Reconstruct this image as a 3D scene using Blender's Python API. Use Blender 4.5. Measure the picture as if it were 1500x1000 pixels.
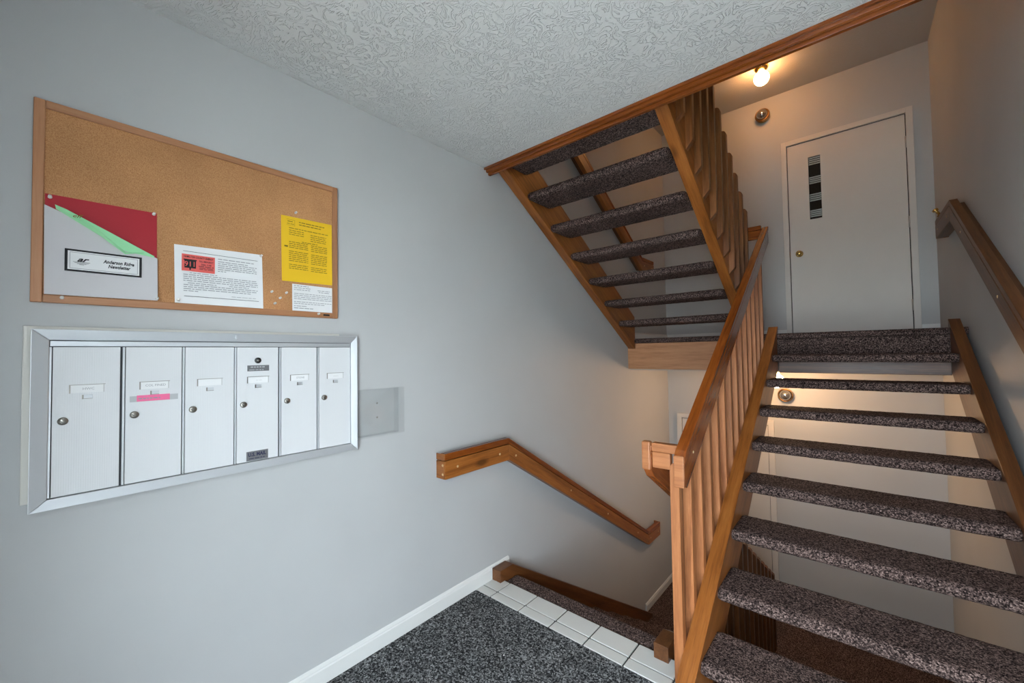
import bpy, bmesh, math, random
from mathutils import Matrix, Vector, noise

for o in list(bpy.data.objects):
    bpy.data.objects.remove(o)
S = bpy.context.scene
COL = S.collection
random.seed(7)

# ------------------------------------------------------------------ camera
cam = bpy.data.cameras.new('camera')
cam.sensor_width = 36.0
cam.lens = 598.9447 / 1500 * 36.0
cam.clip_start = 0.02
co = bpy.data.objects.new('camera', cam)
COL.objects.link(co)
YAW, PITCH, ROLL = 0.711464923, 0.0289268103, -0.0147558891
fw = Vector((-math.sin(YAW) * math.cos(PITCH), math.cos(YAW) * math.cos(PITCH), math.sin(PITCH)))
rt = Vector((math.cos(YAW), math.sin(YAW), 0))
up = rt.cross(fw)
r2 = math.cos(ROLL) * rt + math.sin(ROLL) * up
u2 = -math.sin(ROLL) * rt + math.cos(ROLL) * up
co.matrix_world = Matrix(((r2.x, u2.x, -fw.x, 1.83), (r2.y, u2.y, -fw.y, 0.0), (r2.z, u2.z, -fw.z, 1.42), (0, 0, 0, 1)))
S.camera = co

# ------------------------------------------------------------------ world, daylight, exposure
SKY = 20.0
W = bpy.data.worlds.new('overcast_sky')
S.world = W
W.use_nodes = True
W.node_tree.nodes['Background'].inputs[0].default_value = (0.87, 0.935, 1.0, 1)
W.node_tree.nodes['Background'].inputs[1].default_value = SKY

YB = -0.42                    # inner face of the wall with the glazed entrance behind the camera
def area(name, loc, sx, sy, power, col, rot):
    L = bpy.data.lights.new(name, 'AREA')
    L.shape = 'RECTANGLE'; L.size = sx; L.size_y = sy; L.energy = power; L.color = col
    o = bpy.data.objects.new(name, L); COL.objects.link(o)
    o.location = loc; o.rotation_euler = rot
    return o
# the sky's light is sampled through the glazed entrance behind the camera (a light portal, not a lamp)
OX0, OX1, OZ1 = 1.30, 2.28, 2.12
pt = area('entrance_portal', ((OX0 + OX1) / 2, YB - 0.10, OZ1 / 2), OX1 - OX0, OZ1, 1.0, (1, 1, 1), (math.radians(90), 0, 0))
pt.data.cycles.is_portal = True
BULB_POWER = 7.0

S.view_settings.view_transform = 'Standard'
S.view_settings.look = 'None'
S.view_settings.gamma = 1.0
S.view_settings.use_curve_mapping = False
S.view_settings.exposure = 0.55
S.cycles.max_bounces = 10
S.cycles.diffuse_bounces = 6
S.cycles.transparent_max_bounces = 32
S.cycles.use_denoising = True

# ------------------------------------------------------------------ measures (metres)
H = 2.872                     # floor to floor
LZ = 1.55                     # middle landing
LOWZ = LZ - H                 # lower landing
YF = 5.025                    # far wall
CZ = 2.62                     # entry ceiling
YE = 1.915                    # edge of entry floor / ceiling
RUN = 0.2704
TOPZ = 5.45
def xr_wall(y): return 2.325 + (YF - y) * 0.019

# ------------------------------------------------------------------ material helpers
def new_mat(name):
    m = bpy.data.materials.new(name); m.use_nodes = True
    nt = m.node_tree
    return m, nt, nt.nodes['Principled BSDF']
def N(nt, t, **kw):
    n = nt.nodes.new(t)
    for k, v in kw.items():
        if hasattr(n, k) and not k[0].isupper(): setattr(n, k, v)
    return n
def setin(n, **kw):
    for k, v in kw.items():
        n.inputs[k.replace('_', ' ')].default_value = v
def plain(name, col, rough=0.6, metal=0.0, spec=0.5, bump=0.0, bscale=200.0):
    m, nt, b = new_mat(name)
    b.inputs['Base Color'].default_value = (*col, 1)
    b.inputs['Roughness'].default_value = rough
    b.inputs['Metallic'].default_value = metal
    b.inputs['Specular IOR Level'].default_value = spec
    if bump:
        tc = N(nt, 'ShaderNodeTexCoord'); no = N(nt, 'ShaderNodeTexNoise'); setin(no, Scale=bscale, Detail=3.0)
        bu = N(nt, 'ShaderNodeBump'); setin(bu, Strength=bump, Distance=0.002)
        nt.links.new(tc.outputs['Object'], no.inputs['Vector']); nt.links.new(no.outputs['Fac'], bu.inputs['Height'])
        nt.links.new(bu.outputs['Normal'], b.inputs['Normal'])
    return m
def ramp(nt, stops, interp='LINEAR'):
    r = N(nt, 'ShaderNodeValToRGB'); r.color_ramp.interpolation = interp
    e = r.color_ramp.elements
    while len(e) < len(stops): e.new(0.5)
    for i, (p, c) in enumerate(stops):
        e[i].position = p; e[i].color = (*c, 1)
    return r
def paint(name, col, rough=0.55, mott=0.03):
    m, nt, b = new_mat(name)
    tc = N(nt, 'ShaderNodeTexCoord')
    n1 = N(nt, 'ShaderNodeTexNoise'); setin(n1, Scale=1.7, Detail=4.0)
    n2 = N(nt, 'ShaderNodeTexNoise'); setin(n2, Scale=260.0, Detail=2.0)
    r = ramp(nt, [(0.3, tuple(c * (1 - mott) for c in col)), (0.7, tuple(min(1, c * (1 + mott)) for c in col))])
    bu = N(nt, 'ShaderNodeBump'); setin(bu, Strength=0.12, Distance=0.001)
    for n in (n1, n2): nt.links.new(tc.outputs['Object'], n.inputs['Vector'])
    nt.links.new(n1.outputs['Fac'], r.inputs['Fac']); nt.links.new(r.outputs['Color'], b.inputs['Base Color'])
    nt.links.new(n2.outputs['Fac'], bu.inputs['Height']); nt.links.new(bu.outputs['Normal'], b.inputs['Normal'])
    b.inputs['Roughness'].default_value = rough; b.inputs['Specular IOR Level'].default_value = 0.3
    return m
def stipple(name, col, strokes=True):
    m, nt, b = new_mat(name)
    tc = N(nt, 'ShaderNodeTexCoord')
    bu = N(nt, 'ShaderNodeBump'); setin(bu, Strength=0.75, Distance=0.004)
    if strokes:      # brushed swirl texture: thin ridges where a warped noise crosses its middle
        n1 = N(nt, 'ShaderNodeTexNoise'); setin(n1, Scale=15.0, Detail=2.0, Roughness=0.5, Distortion=2.2)
        n2 = N(nt, 'ShaderNodeTexNoise'); setin(n2, Scale=5.0, Detail=1.0)
        a = N(nt, 'ShaderNodeMath', operation='PINGPONG'); a.inputs[1].default_value = 0.09
        ab = N(nt, 'ShaderNodeMath', operation='ABSOLUTE')
        mr = N(nt, 'ShaderNodeMapRange'); setin(mr, From_Min=0.0, From_Max=0.035, To_Min=1.0, To_Max=0.0)
        mk = N(nt, 'ShaderNodeMapRange'); setin(mk, From_Min=0.30, From_Max=0.55, To_Min=0.45)
        mu = N(nt, 'ShaderNodeMath', operation='MULTIPLY')
        n3 = N(nt, 'ShaderNodeTexNoise'); setin(n3, Scale=60.0, Detail=2.0)
        m3 = N(nt, 'ShaderNodeMath', operation='MULTIPLY_ADD'); m3.inputs[1].default_value = 0.25
        for n in (n1, n2, n3): nt.links.new(tc.outputs['Object'], n.inputs['Vector'])
        nt.links.new(n1.outputs['Fac'], a.inputs[0]); nt.links.new(a.outputs[0], ab.inputs[0]); nt.links.new(ab.outputs[0], mr.inputs['Value'])
        nt.links.new(n2.outputs['Fac'], mk.inputs['Value'])
        nt.links.new(mr.outputs[0], mu.inputs[0]); nt.links.new(mk.outputs[0], mu.inputs[1])
        nt.links.new(n3.outputs['Fac'], m3.inputs[0]); nt.links.new(mu.outputs[0], m3.inputs[2])
        nt.links.new(m3.outputs[0], bu.inputs['Height'])
    else:
        n1 = N(nt, 'ShaderNodeTexNoise'); setin(n1, Scale=85.0, Detail=2.0)
        nt.links.new(tc.outputs['Object'], n1.inputs['Vector']); nt.links.new(n1.outputs['Fac'], bu.inputs['Height'])
    nt.links.new(bu.outputs['Normal'], b.inputs['Normal'])
    b.inputs['Base Color'].default_value = (*col, 1); b.inputs['Roughness'].default_value = 0.75
    b.inputs['Specular IOR Level'].default_value = 0.25
    return m
def wood(name, dark, mid, light, rough=0.38, knots=True, grain=1.0):
    """Grain runs along the local X axis of each board."""
    m, nt, b = new_mat(name)
    tc = N(nt, 'ShaderNodeTexCoord'); oi = N(nt, 'ShaderNodeObjectInfo')
    mp = N(nt, 'ShaderNodeMapping'); mp.inputs['Scale'].default_value = (0.9, 14, 14)
    off = N(nt, 'ShaderNodeVectorMath', operation='SCALE'); off.inputs['Scale'].default_value = 37.0
    cmb = N(nt, 'ShaderNodeCombineXYZ')
    for k in range(3): nt.links.new(oi.outputs['Random'], cmb.inputs[k])
    nt.links.new(cmb.outputs[0], off.inputs[0])
    add = N(nt, 'ShaderNodeVectorMath', operation='ADD')
    nt.links.new(tc.outputs['Object'], add.inputs[0]); nt.links.new(off.outputs['Vector'], add.inputs[1])
    nt.links.new(add.outputs[0], mp.inputs['Vector'])
    n1 = N(nt, 'ShaderNodeTexNoise'); setin(n1, Scale=2.2, Detail=6.0, Roughness=0.62, Distortion=0.35)
    n2 = N(nt, 'ShaderNodeTexNoise'); setin(n2, Scale=12.0, Detail=3.0, Roughness=0.6)
    nt.links.new(mp.outputs[0], n1.inputs['Vector']); nt.links.new(mp.outputs[0], n2.inputs['Vector'])
    mx = N(nt, 'ShaderNodeMath', operation='MULTIPLY_ADD'); mx.inputs[1].default_value = 0.35
    nt.links.new(n2.outputs['Fac'], mx.inputs[0]); 
    s1 = N(nt, 'ShaderNodeMath', operation='MULTIPLY'); s1.inputs[1].default_value = 0.75
    nt.links.new(n1.outputs['Fac'], s1.inputs[0]); nt.links.new(s1.outputs[0], mx.inputs[2])
    r = ramp(nt, [(0.36, dark), (0.54, mid), (0.74, light)])
    nt.links.new(mx.outputs[0], r.inputs['Fac'])
    hs = N(nt, 'ShaderNodeHueSaturation')
    mr = N(nt, 'ShaderNodeMapRange'); setin(mr, To_Min=0.86, To_Max=1.14)
    nt.links.new(oi.outputs['Random'], mr.inputs['Value']); nt.links.new(mr.outputs[0], hs.inputs['Value'])
    last = r.outputs['Color']
    if knots:
        vm = N(nt, 'ShaderNodeMapping'); vm.inputs['Scale'].default_value = (2.1, 5.5, 5.5)
        nt.links.new(add.outputs[0], vm.inputs['Vector'])
        vo = N(nt, 'ShaderNodeTexVoronoi'); setin(vo, Scale=1.0)
        nt.links.new(vm.outputs[0], vo.inputs['Vector'])
        kr = N(nt, 'ShaderNodeMapRange'); setin(kr, From_Min=0.06, From_Max=0.15, To_Min=0.75, To_Max=0.0)
        nt.links.new(vo.outputs['Distance'], kr.inputs['Value'])
        mixk = N(nt, 'ShaderNodeMix', data_type='RGBA')
        nt.links.new(kr.outputs[0], mixk.inputs['Factor']); nt.links.new(last, mixk.inputs[6])
        mixk.inputs[7].default_value = (*tuple(c * 0.3 for c in dark), 1)
        last = mixk.outputs[2]
    nt.links.new(last, hs.inputs['Color']); nt.links.new(hs.outputs[0], b.inputs['Base Color'])
    bu = N(nt, 'ShaderNodeBump'); setin(bu, Strength=0.15 * grain, Distance=0.001)
    nt.links.new(mx.outputs[0], bu.inputs['Height']); nt.links.new(bu.outputs['Normal'], b.inputs['Normal'])
    b.inputs['Roughness'].default_value = rough
    return m
def carpet(name, stops, scale, rough=0.95):
    m, nt, b = new_mat(name)
    tc = N(nt, 'ShaderNodeTexCoord'); oi = N(nt, 'ShaderNodeObjectInfo')
    cmb = N(nt, 'ShaderNodeCombineXYZ')
    for k in range(3): nt.links.new(oi.outputs['Random'], cmb.inputs[k])
    off = N(nt, 'ShaderNodeVectorMath', operation='SCALE'); off.inputs['Scale'].default_value = 11.0
    nt.links.new(cmb.outputs[0], off.inputs[0])
    add = N(nt, 'ShaderNodeVectorMath', operation='ADD')
    nt.links.new(tc.outputs['Object'], add.inputs[0]); nt.links.new(off.outputs['Vector'], add.inputs[1])
    vo = N(nt, 'ShaderNodeTexVoronoi'); setin(vo, Scale=scale, Randomness=1.0)
    no = N(nt, 'ShaderNodeTexNoise'); setin(no, Scale=scale * 0.6, Detail=2.0, Distortion=0.8)
    lo = N(nt, 'ShaderNodeTexNoise'); setin(lo, Scale=4.0, Detail=3.0)
    for n in (vo, no, lo): nt.links.new(add.outputs[0], n.inputs['Vector'])
    sp = N(nt, 'ShaderNodeSeparateColor'); nt.links.new(vo.outputs['Color'], sp.inputs[0])
    ma = N(nt, 'ShaderNodeMath', operation='MULTIPLY_ADD'); ma.inputs[1].default_value = 0.55
    mb = N(nt, 'ShaderNodeMath', operation='MULTIPLY'); mb.inputs[1].default_value = 0.45
    nt.links.new(no.outputs['Fac'], mb.inputs[0]); nt.links.new(sp.outputs[0], ma.inputs[0]); nt.links.new(mb.outputs[0], ma.inputs[2])
    r = ramp(nt, stops); nt.links.new(ma.outputs[0], r.inputs['Fac'])
    hs = N(nt, 'ShaderNodeHueSaturation')
    mr = N(nt, 'ShaderNodeMapRange'); setin(mr, From_Min=0.3, From_Max=0.7, To_Min=0.8, To_Max=1.15)
    nt.links.new(lo.outputs['Fac'], mr.inputs['Value']); nt.links.new(mr.outputs[0], hs.inputs['Value'])
    nt.links.new(r.outputs['Color'], hs.inputs['Color']); nt.links.new(hs.outputs[0], b.inputs['Base Color'])
    bu = N(nt, 'ShaderNodeBump'); setin(bu, Strength=1.0, Distance=0.006)
    nt.links.new(ma.outputs[0], bu.inputs['Height']); nt.links.new(bu.outputs['Normal'], b.inputs['Normal'])
    b.inputs['Roughness'].default_value = rough; b.inputs['Specular IOR Level'].default_value = 0.1
    return m
def emissive(name, col, strength):
    m, nt, b = new_mat(name)
    b.inputs['Base Color'].default_value = (*col, 1)
    b.inputs['Emission Color'].default_value = (*col, 1); b.inputs['Emission Strength'].default_value = strength
    return m
def clear(name, tint, gloss=0.12, rough=0.05):
    m = bpy.data.materials.new(name); m.use_nodes = True; nt = m.node_tree
    nt.nodes.remove(nt.nodes['Principled BSDF'])
    out = nt.nodes['Material Output']
    t = N(nt, 'ShaderNodeBsdfTransparent'); t.inputs[0].default_value = (*tint, 1)
    g = N(nt, 'ShaderNodeBsdfGlossy'); g.inputs['Roughness'].default_value = rough
    fr = N(nt, 'ShaderNodeLayerWeight'); fr.inputs[0].default_value = 0.5
    pw = N(nt, 'ShaderNodeMath', operation='POWER'); pw.inputs[1].default_value = 4.0
    ad = N(nt, 'ShaderNodeMath', operation='MULTIPLY_ADD'); ad.inputs[1].default_value = 0.5; ad.inputs[2].default_value = gloss * 0.25
    mx = N(nt, 'ShaderNodeMixShader')
    nt.links.new(fr.outputs['Facing'], pw.inputs[0]); nt.links.new(pw.outputs[0], ad.inputs[0]); nt.links.new(ad.outputs[0], mx.inputs[0])
    nt.links.new(t.outputs[0], mx.inputs[1]); nt.links.new(g.outputs[0], mx.inputs[2]); nt.links.new(mx.outputs[0], out.inputs['Surface'])
    return m
def cork(name):
    m, nt, b = new_mat(name)
    tc = N(nt, 'ShaderNodeTexCoord'); n1 = N(nt, 'ShaderNodeTexNoise'); setin(n1, Scale=420.0, Detail=2.0)
    n2 = N(nt, 'ShaderNodeTexNoise'); setin(n2, Scale=5.0, Detail=3.0)
    r1 = ramp(nt, [(0.30, (0.38, 0.175, 0.072)), (0.5, (0.50, 0.250, 0.112)), (0.72, (0.59, 0.315, 0.155))])
    mr = N(nt, 'ShaderNodeMapRange'); setin(mr, From_Min=0.3, From_Max=0.7, To_Min=0.88, To_Max=1.1)
    hs = N(nt, 'ShaderNodeHueSaturation')
    for n in (n1, n2): nt.links.new(tc.outputs['Object'], n.inputs['Vector'])
    nt.links.new(n1.outputs['Fac'], r1.inputs['Fac']); nt.links.new(r1.outputs['Color'], hs.inputs['Color'])
    nt.links.new(n2.outputs['Fac'], mr.inputs['Value']); nt.links.new(mr.outputs[0], hs.inputs['Value'])
    nt.links.new(hs.outputs[0], b.inputs['Base Color'])
    b.inputs['Roughness'].default_value = 0.9; b.inputs['Specular IOR Level'].default_value = 0.1
    return m
def brushed(name, col, metal=0.0, rough=0.4):
    """vertical extruded flutes: fine grooves along the local Z axis, spaced along local Y"""
    m, nt, b = new_mat(name)
    tc = N(nt, 'ShaderNodeTexCoord'); wv = N(nt, 'ShaderNodeTexWave', bands_direction='Y'); setin(wv, Scale=62.0)
    bu = N(nt, 'ShaderNodeBump'); setin(bu, Strength=0.10, Distance=0.0012)
    nt.links.new(tc.outputs['Object'], wv.inputs['Vector']); nt.links.new(wv.outputs['Fac'], bu.inputs['Height']); nt.links.new(bu.outputs['Normal'], b.inputs['Normal'])
    b.inputs['Base Color'].default_value = (*col, 1); b.inputs['Metallic'].default_value = metal; b.inputs['Roughness'].default_value = rough
    return m

M = {}
M['wall'] = paint('grey_wall_paint', (0.495, 0.50, 0.50))
M['white_trim'] = paint('white_trim_paint', (0.74, 0.74, 0.72), 0.35)
M['door'] = paint('door_paint', (0.66, 0.63, 0.59), 0.45)
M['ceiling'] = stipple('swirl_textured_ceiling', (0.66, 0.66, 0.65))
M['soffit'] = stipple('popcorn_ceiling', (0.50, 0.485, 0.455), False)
M['wood'] = wood('orange_stained_pine', (0.1453, 0.0413, 0.0071), (0.2817, 0.0897, 0.0161), (0.3917, 0.1404, 0.0302))
M['wood_rail'] = wood('red_brown_stained_rail', (0.1061, 0.0221, 0.0032), (0.2195, 0.0515, 0.0072), (0.3024, 0.0828, 0.0128), 0.26)
M['wood_dark'] = wood('brown_stain_and_shade_pine', (0.050, 0.017, 0.005), (0.108, 0.037, 0.010), (0.166, 0.063, 0.019), 0.4)  # real brown stain, but painted shade on the right-hand stringer
M['wood_mid'] = wood('shade_browned_baluster', (0.100, 0.034, 0.010), (0.205, 0.074, 0.021), (0.31, 0.122, 0.040), 0.42, False)  # colour darkened in place of weaker fill light on the overhead balusters
M['wood_bal'] = wood('pale_stained_baluster', (0.2484, 0.0813, 0.0267), (0.4039, 0.1480, 0.0515), (0.5054, 0.2078, 0.0819), 0.45, False)
M['wood_pine'] = wood('bare_pine_board', (0.3036, 0.1276, 0.0553), (0.4232, 0.1980, 0.0918), (0.5060, 0.2596, 0.1318), 0.6)
M['wood_frame'] = wood('oak_look_frame', (0.31, 0.135, 0.058), (0.41, 0.185, 0.085), (0.47, 0.23, 0.115), 0.45, False)
M['carpet'] = carpet('mauve_flecked_carpet', [(0.22, (0.008, 0.005, 0.005)), (0.42, (0.045, 0.030, 0.027)), (0.61, (0.140, 0.094, 0.083)), (0.85, (0.36, 0.255, 0.222))], 235.0)
M['mat'] = carpet('charcoal_flecked_mat', [(0.22, (0.010, 0.010, 0.011)), (0.42, (0.045, 0.046, 0.048)), (0.62, (0.16, 0.163, 0.166)), (0.84, (0.44, 0.445, 0.445))], 170.0)
M['tile'] = plain('pale_grey_floor_tile', (0.66, 0.655, 0.62), 0.35, bump=0.1, bscale=40)
M['grout'] = plain('dark_grout', (0.045, 0.044, 0.042), 0.9)
M['paving'] = plain('outdoor_concrete', (0.60, 0.58, 0.54), 0.9)
M['concrete'] = plain('dark_subfloor', (0.16, 0.15, 0.14), 0.9)  # one even dark grey-brown for hidden structure
M['alu'] = plain('satin_aluminium', (0.60, 0.615, 0.635), 0.42, 0.55)
M['alu_door'] = brushed('fluted_aluminium_door', (0.70, 0.705, 0.715), 0.0, 0.45)
M['gap_shade'] = plain('painted_gap_shade', (0.05, 0.05, 0.055), 0.7)
M['lock'] = plain('nickel_lock', (0.30, 0.28, 0.25), 0.3, 0.9)
M['black'] = plain('black_plastic', (0.012, 0.012, 0.013), 0.4)
M['plate'] = plain('engraved_plate', (0.17, 0.17, 0.175), 0.5, 0.3)
M['cream'] = paint('cream_backing_board', (0.68, 0.655, 0.60), 0.5)
M['paper'] = plain('white_paper', (0.80, 0.80, 0.80), 0.8)
M['card_paper'] = plain('pale_card', (0.60, 0.58, 0.59), 0.7)
M['red_paper'] = plain('red_card', (0.42, 0.010, 0.022), 0.6)
M['green_paper'] = plain('green_paper', (0.34, 0.74, 0.40), 0.75)
M['yellow_paper'] = plain('yellow_paper', (0.86, 0.53, 0.012), 0.75)
M['salmon'] = plain('salmon_print', (0.78, 0.13, 0.115), 0.8)
M['ink'] = plain('black_ink', (0.015, 0.015, 0.018), 0.8)
M['ink_grey'] = plain('grey_ink', (0.33, 0.33, 0.34), 0.8)
M['ink_olive'] = plain('ink_on_yellow', (0.22, 0.14, 0.01), 0.8)
M['ink_navy'] = plain('navy_ink', (0.02, 0.022, 0.07), 0.7)
M['pink'] = plain('pink_tape', (0.86, 0.16, 0.33), 0.6)
M['tape'] = plain('grey_tape', (0.45, 0.46, 0.47), 0.4)
M['pin'] = plain('clear_pin_plastic', (0.75, 0.72, 0.68), 0.2)
M['acrylic'] = clear('clear_acrylic', (0.985, 0.988, 0.988))
M['glass'] = clear('window_glass', (0.90, 0.93, 0.94), 0.1, 0.01)
M['brass'] = plain('polished_brass', (0.62, 0.40, 0.12), 0.22, 1.0)
M['bronze'] = plain('old_bronze', (0.30, 0.16, 0.06), 0.3, 1.0)
M['hinge'] = plain('painted_hinge', (0.50, 0.48, 0.44), 0.4, 0.3)
M['smoke'] = plain('mirrored_bulb_glass', (0.45, 0.45, 0.46), 0.06, 0.9)
M['button'] = plain('pale_wood_plug', (0.62, 0.42, 0.22), 0.5)
M['slat'] = plain('blind_slat', (0.62, 0.66, 0.66), 0.5)
M['dark'] = plain('unlit_room_beyond', (0.02, 0.019, 0.018), 0.9)
RB = 0.064
A_b = 4 * math.pi * RB * RB
M['bulb'] = emissive('lit_bulb_glass', (1.0, 0.47, 0.17), BULB_POWER / (math.pi * A_b))
M['bulb_low'] = emissive('lit_bulb_glass_lower', (1.0, 0.60, 0.31), 17.0 / (math.pi * A_b))

# ------------------------------------------------------------------ object helpers
WM = {}
def link(name, data, parent=None, mw=None):
    o = bpy.data.objects.new(name, data); COL.objects.link(o)
    mw = mw or Matrix.Identity(4)
    if parent is not None:
        o.parent = parent; o.matrix_parent_inverse = WM[parent.name].inverted()
    o.matrix_basis = mw
    WM[o.name] = mw.copy()
    return o
def tag(o, label=None, cat=None, group=None, kind=None):
    if label: o['label'] = label
    if cat: o['category'] = cat
    if group: o['group'] = group
    if kind: o['kind'] = kind
    return o
def thing(name, loc, label, cat, group=None, kind=None):
    o = link(name, None, None, Matrix.Translation(loc)); o.empty_display_size = 0.05
    return tag(o, label, cat, group, kind)
def finish(bm, mat, smooth=False, bev=0.0, seg=2):
    bmesh.ops.remove_doubles(bm, verts=bm.verts, dist=1e-6)
    bmesh.ops.recalc_face_normals(bm, faces=bm.faces)
    if bev > 0:
        bmesh.ops.bevel(bm, geom=[e for e in bm.edges if len(e.link_faces) == 2 and e.calc_face_angle(0) > 0.3], offset=bev, segments=seg, affect='EDGES', profile=0.5, clamp_overlap=True)
    me = bpy.data.meshes.new('mesh'); bm.to_mesh(me); bm.free()
    if smooth:
        me.polygons.foreach_set('use_smooth', [True] * len(me.polygons))
    if mat is not None: me.materials.append(mat)
    return me
BOXC = {}
def box_mesh(sx, sy, sz, mat, bev=0.0, seg=2):
    k = (round(sx, 5), round(sy, 5), round(sz, 5), mat.name, bev, seg)
    if k in BOXC: return BOXC[k]
    bm = bmesh.new(); bmesh.ops.create_cube(bm, size=1.0)
    for v in bm.verts: v.co = Vector((v.co.x * sx, v.co.y * sy, v.co.z * sz))
    BOXC[k] = finish(bm, mat, False, bev, seg)
    return BOXC[k]
def box(name, x0, x1, y0, y1, z0, z1, mat, parent=None, bev=0.0, long=None):
    """axis-aligned box; long='y' or 'z' turns local X (wood grain) along that axis"""
    c = Vector(((x0 + x1) / 2, (y0 + y1) / 2, (z0 + z1) / 2))
    dx, dy, dz = x1 - x0, y1 - y0, z1 - z0
    if long == 'y':
        me = box_mesh(dy, dx, dz, mat, bev); R = Matrix.Rotation(math.pi / 2, 4, 'Z')
    elif long == 'z':
        me = box_mesh(dz, dy, dx, mat, bev); R = Matrix.Rotation(-math.pi / 2, 4, 'Y')
    else:
        me = box_mesh(dx, dy, dz, mat, bev); R = Matrix.Identity(4)
    return link(name, me, parent, Matrix.Translation(c) @ R)
def prism(name, poly, x0, x1, ang, mat, parent=None, bev=0.0, xs=None):
    """polygon in (y, z), extruded from x0 to x1; local X axis lies along the slope `ang`.
    xs: optional function y -> shift in x (for the slightly splayed right side)"""
    cy = sum(p[0] for p in poly) / len(poly); cz = sum(p[1] for p in poly) / len(poly); cx = (x0 + x1) / 2
    ca, sa = math.cos(ang), math.sin(ang)
    R = Matrix(((0, -1, 0, cx), (ca, 0, -sa, cy), (sa, 0, ca, cz), (0, 0, 0, 1)))
    Ri = R.inverted()
    bm = bmesh.new()
    sh = xs or (lambda y: 0.0)
    a = [bm.verts.new(Ri @ Vector((x0 + sh(p[0]), p[0], p[1]))) for p in poly]
    b = [bm.verts.new(Ri @ Vector((x1 + sh(p[0]), p[0], p[1]))) for p in poly]
    bm.faces.new(a); bm.faces.new(b[::-1])
    n = len(poly)
    for i in range(n):
        bm.faces.new((a[i], b[i], b[(i + 1) % n], a[(i + 1) % n]))
    return link(name, finish(bm, mat, False, bev), parent, R)
def extrude_x(name, poly, x0, x1, mat, parent=None, bev=0.0):
    """polygon in (y, z) extruded along world x; local X axis = world x"""
    cy = sum(p[0] for p in poly) / len(poly); cz = sum(p[1] for p in poly) / len(poly); cx = (x0 + x1) / 2
    bm = bmesh.new()
    a = [bm.verts.new((x0 - cx, p[0] - cy, p[1] - cz)) for p in poly]; b = [bm.verts.new((x1 - cx, p[0] - cy, p[1] - cz)) for p in poly]
    bm.faces.new(a); bm.faces.new(b[::-1]); n = len(poly)
    for i in range(n): bm.faces.new((a[i], b[i], b[(i + 1) % n], a[(i + 1) % n]))
    return link(name, finish(bm, mat, False, bev), parent, Matrix.Translation((cx, cy, cz)))
def mesh_from(name, verts, faces, mat, parent=None, origin=(0, 0, 0), smooth=False, bev=0.0):
    bm = bmesh.new(); og = Vector(origin)
    vs = [bm.verts.new(Vector(v) - og) for v in verts]
    for f in faces: bm.faces.new([vs[i] for i in f])
    return link(name, finish(bm, mat, smooth, bev), parent, Matrix.Translation(og))
def lathe_mesh(profile, mat, seg=24):
    """profile of (r, h) turned about local Z"""
    bm = bmesh.new(); rings = []
    for r, h in profile:
        if r < 1e-6: rings.append([bm.verts.new((0, 0, h))])
        else: rings.append([bm.verts.new((r * math.cos(2 * math.pi * i / seg), r * math.sin(2 * math.pi * i / seg), h)) for i in range(seg)])
    for A, B in zip(rings, rings[1:]):
        for i in range(seg):
            j = (i + 1) % seg
            if len(A) == 1 and len(B) == 1: continue
            if len(A) == 1: bm.faces.new((A[0], B[i], B[j]))
            elif len(B) == 1: bm.faces.new((A[i], A[j], B[0]))
            else: bm.faces.new((A[i], A[j], B[j], B[i]))
    if len(rings[0]) > 1: bm.faces.new(rings[0])
    if len(rings[-1]) > 1: bm.faces.new(rings[-1])
    return finish(bm, mat, True)
def axis_mat(loc, axis):
    """matrix whose local Z points along axis"""
    q = Vector((0, 0, 1)).rotation_difference(Vector(axis))
    return Matrix.Translation(loc) @ q.to_matrix().to_4x4()
def sphere_profile(r, z0, a0, a1, n=12):
    return [(r * math.sin(a0 + (a1 - a0) * i / n), z0 + r * math.cos(a0 + (a1 - a0) * i / n)) for i in range(n + 1)]
ONWALL = Matrix(((0, 0, 1, 0), (1, 0, 0, 0), (0, 1, 0, 0), (0, 0, 0, 1)))   # text plane: local X -> +y, Y -> +z, normal +x
def text_mesh(body, size, mat, width=None, shear=0.0, bold=0.0):
    cu = bpy.data.curves.new('lettering', 'FONT'); cu.body = body; cu.size = size; cu.align_x = 'CENTER'; cu.align_y = 'CENTER'
    cu.shear = shear; cu.offset = bold; cu.resolution_u = 2
    t = bpy.data.objects.new('lettering_tmp', cu); COL.objects.link(t)
    bpy.context.view_layer.update()
    me = bpy.data.meshes.new_from_object(t.evaluated_get(bpy.context.evaluated_depsgraph_get()))
    bpy.data.objects.remove(t); bpy.data.curves.remove(cu)
    if width:
        xs = [v.co.x for v in me.vertices]; w = max(xs) - min(xs)
        for v in me.vertices: v.co.x *= width / w
    me.materials.clear(); me.materials.append(mat)
    return me
def wall_text(name, body, size, x, y, z, mat, parent, width=None, shear=0.0, bold=0.0):
    return link(name, text_mesh(body, size, mat, width, shear, bold), parent, Matrix.Translation((x, y, z)) @ ONWALL)
def bars(name, rects, x, mat, parent):
    """flat print on a wall-parallel sheet: rects of (y0, y1, z0, z1)"""
    v, f = [], []
    for (a, b, c, d) in rects:
        k = len(v); v += [(x, a, c), (x, b, c), (x, b, d), (x, a, d)]; f.append((k, k + 1, k + 2, k + 3))
    return mesh_from(name, v, f, mat, parent, (x, rects[0][0], rects[0][2]))
def words(y0, y1, z, h, seed, wmin=0.006, wmax=0.022, gap=0.0028):
    rnd = random.Random(seed); out = []; y = y0
    while y < y1 - 0.003:
        w = min(rnd.uniform(wmin, wmax), y1 - y); out.append((y, y + w, z, z + h)); y += w + gap
    return out
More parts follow.
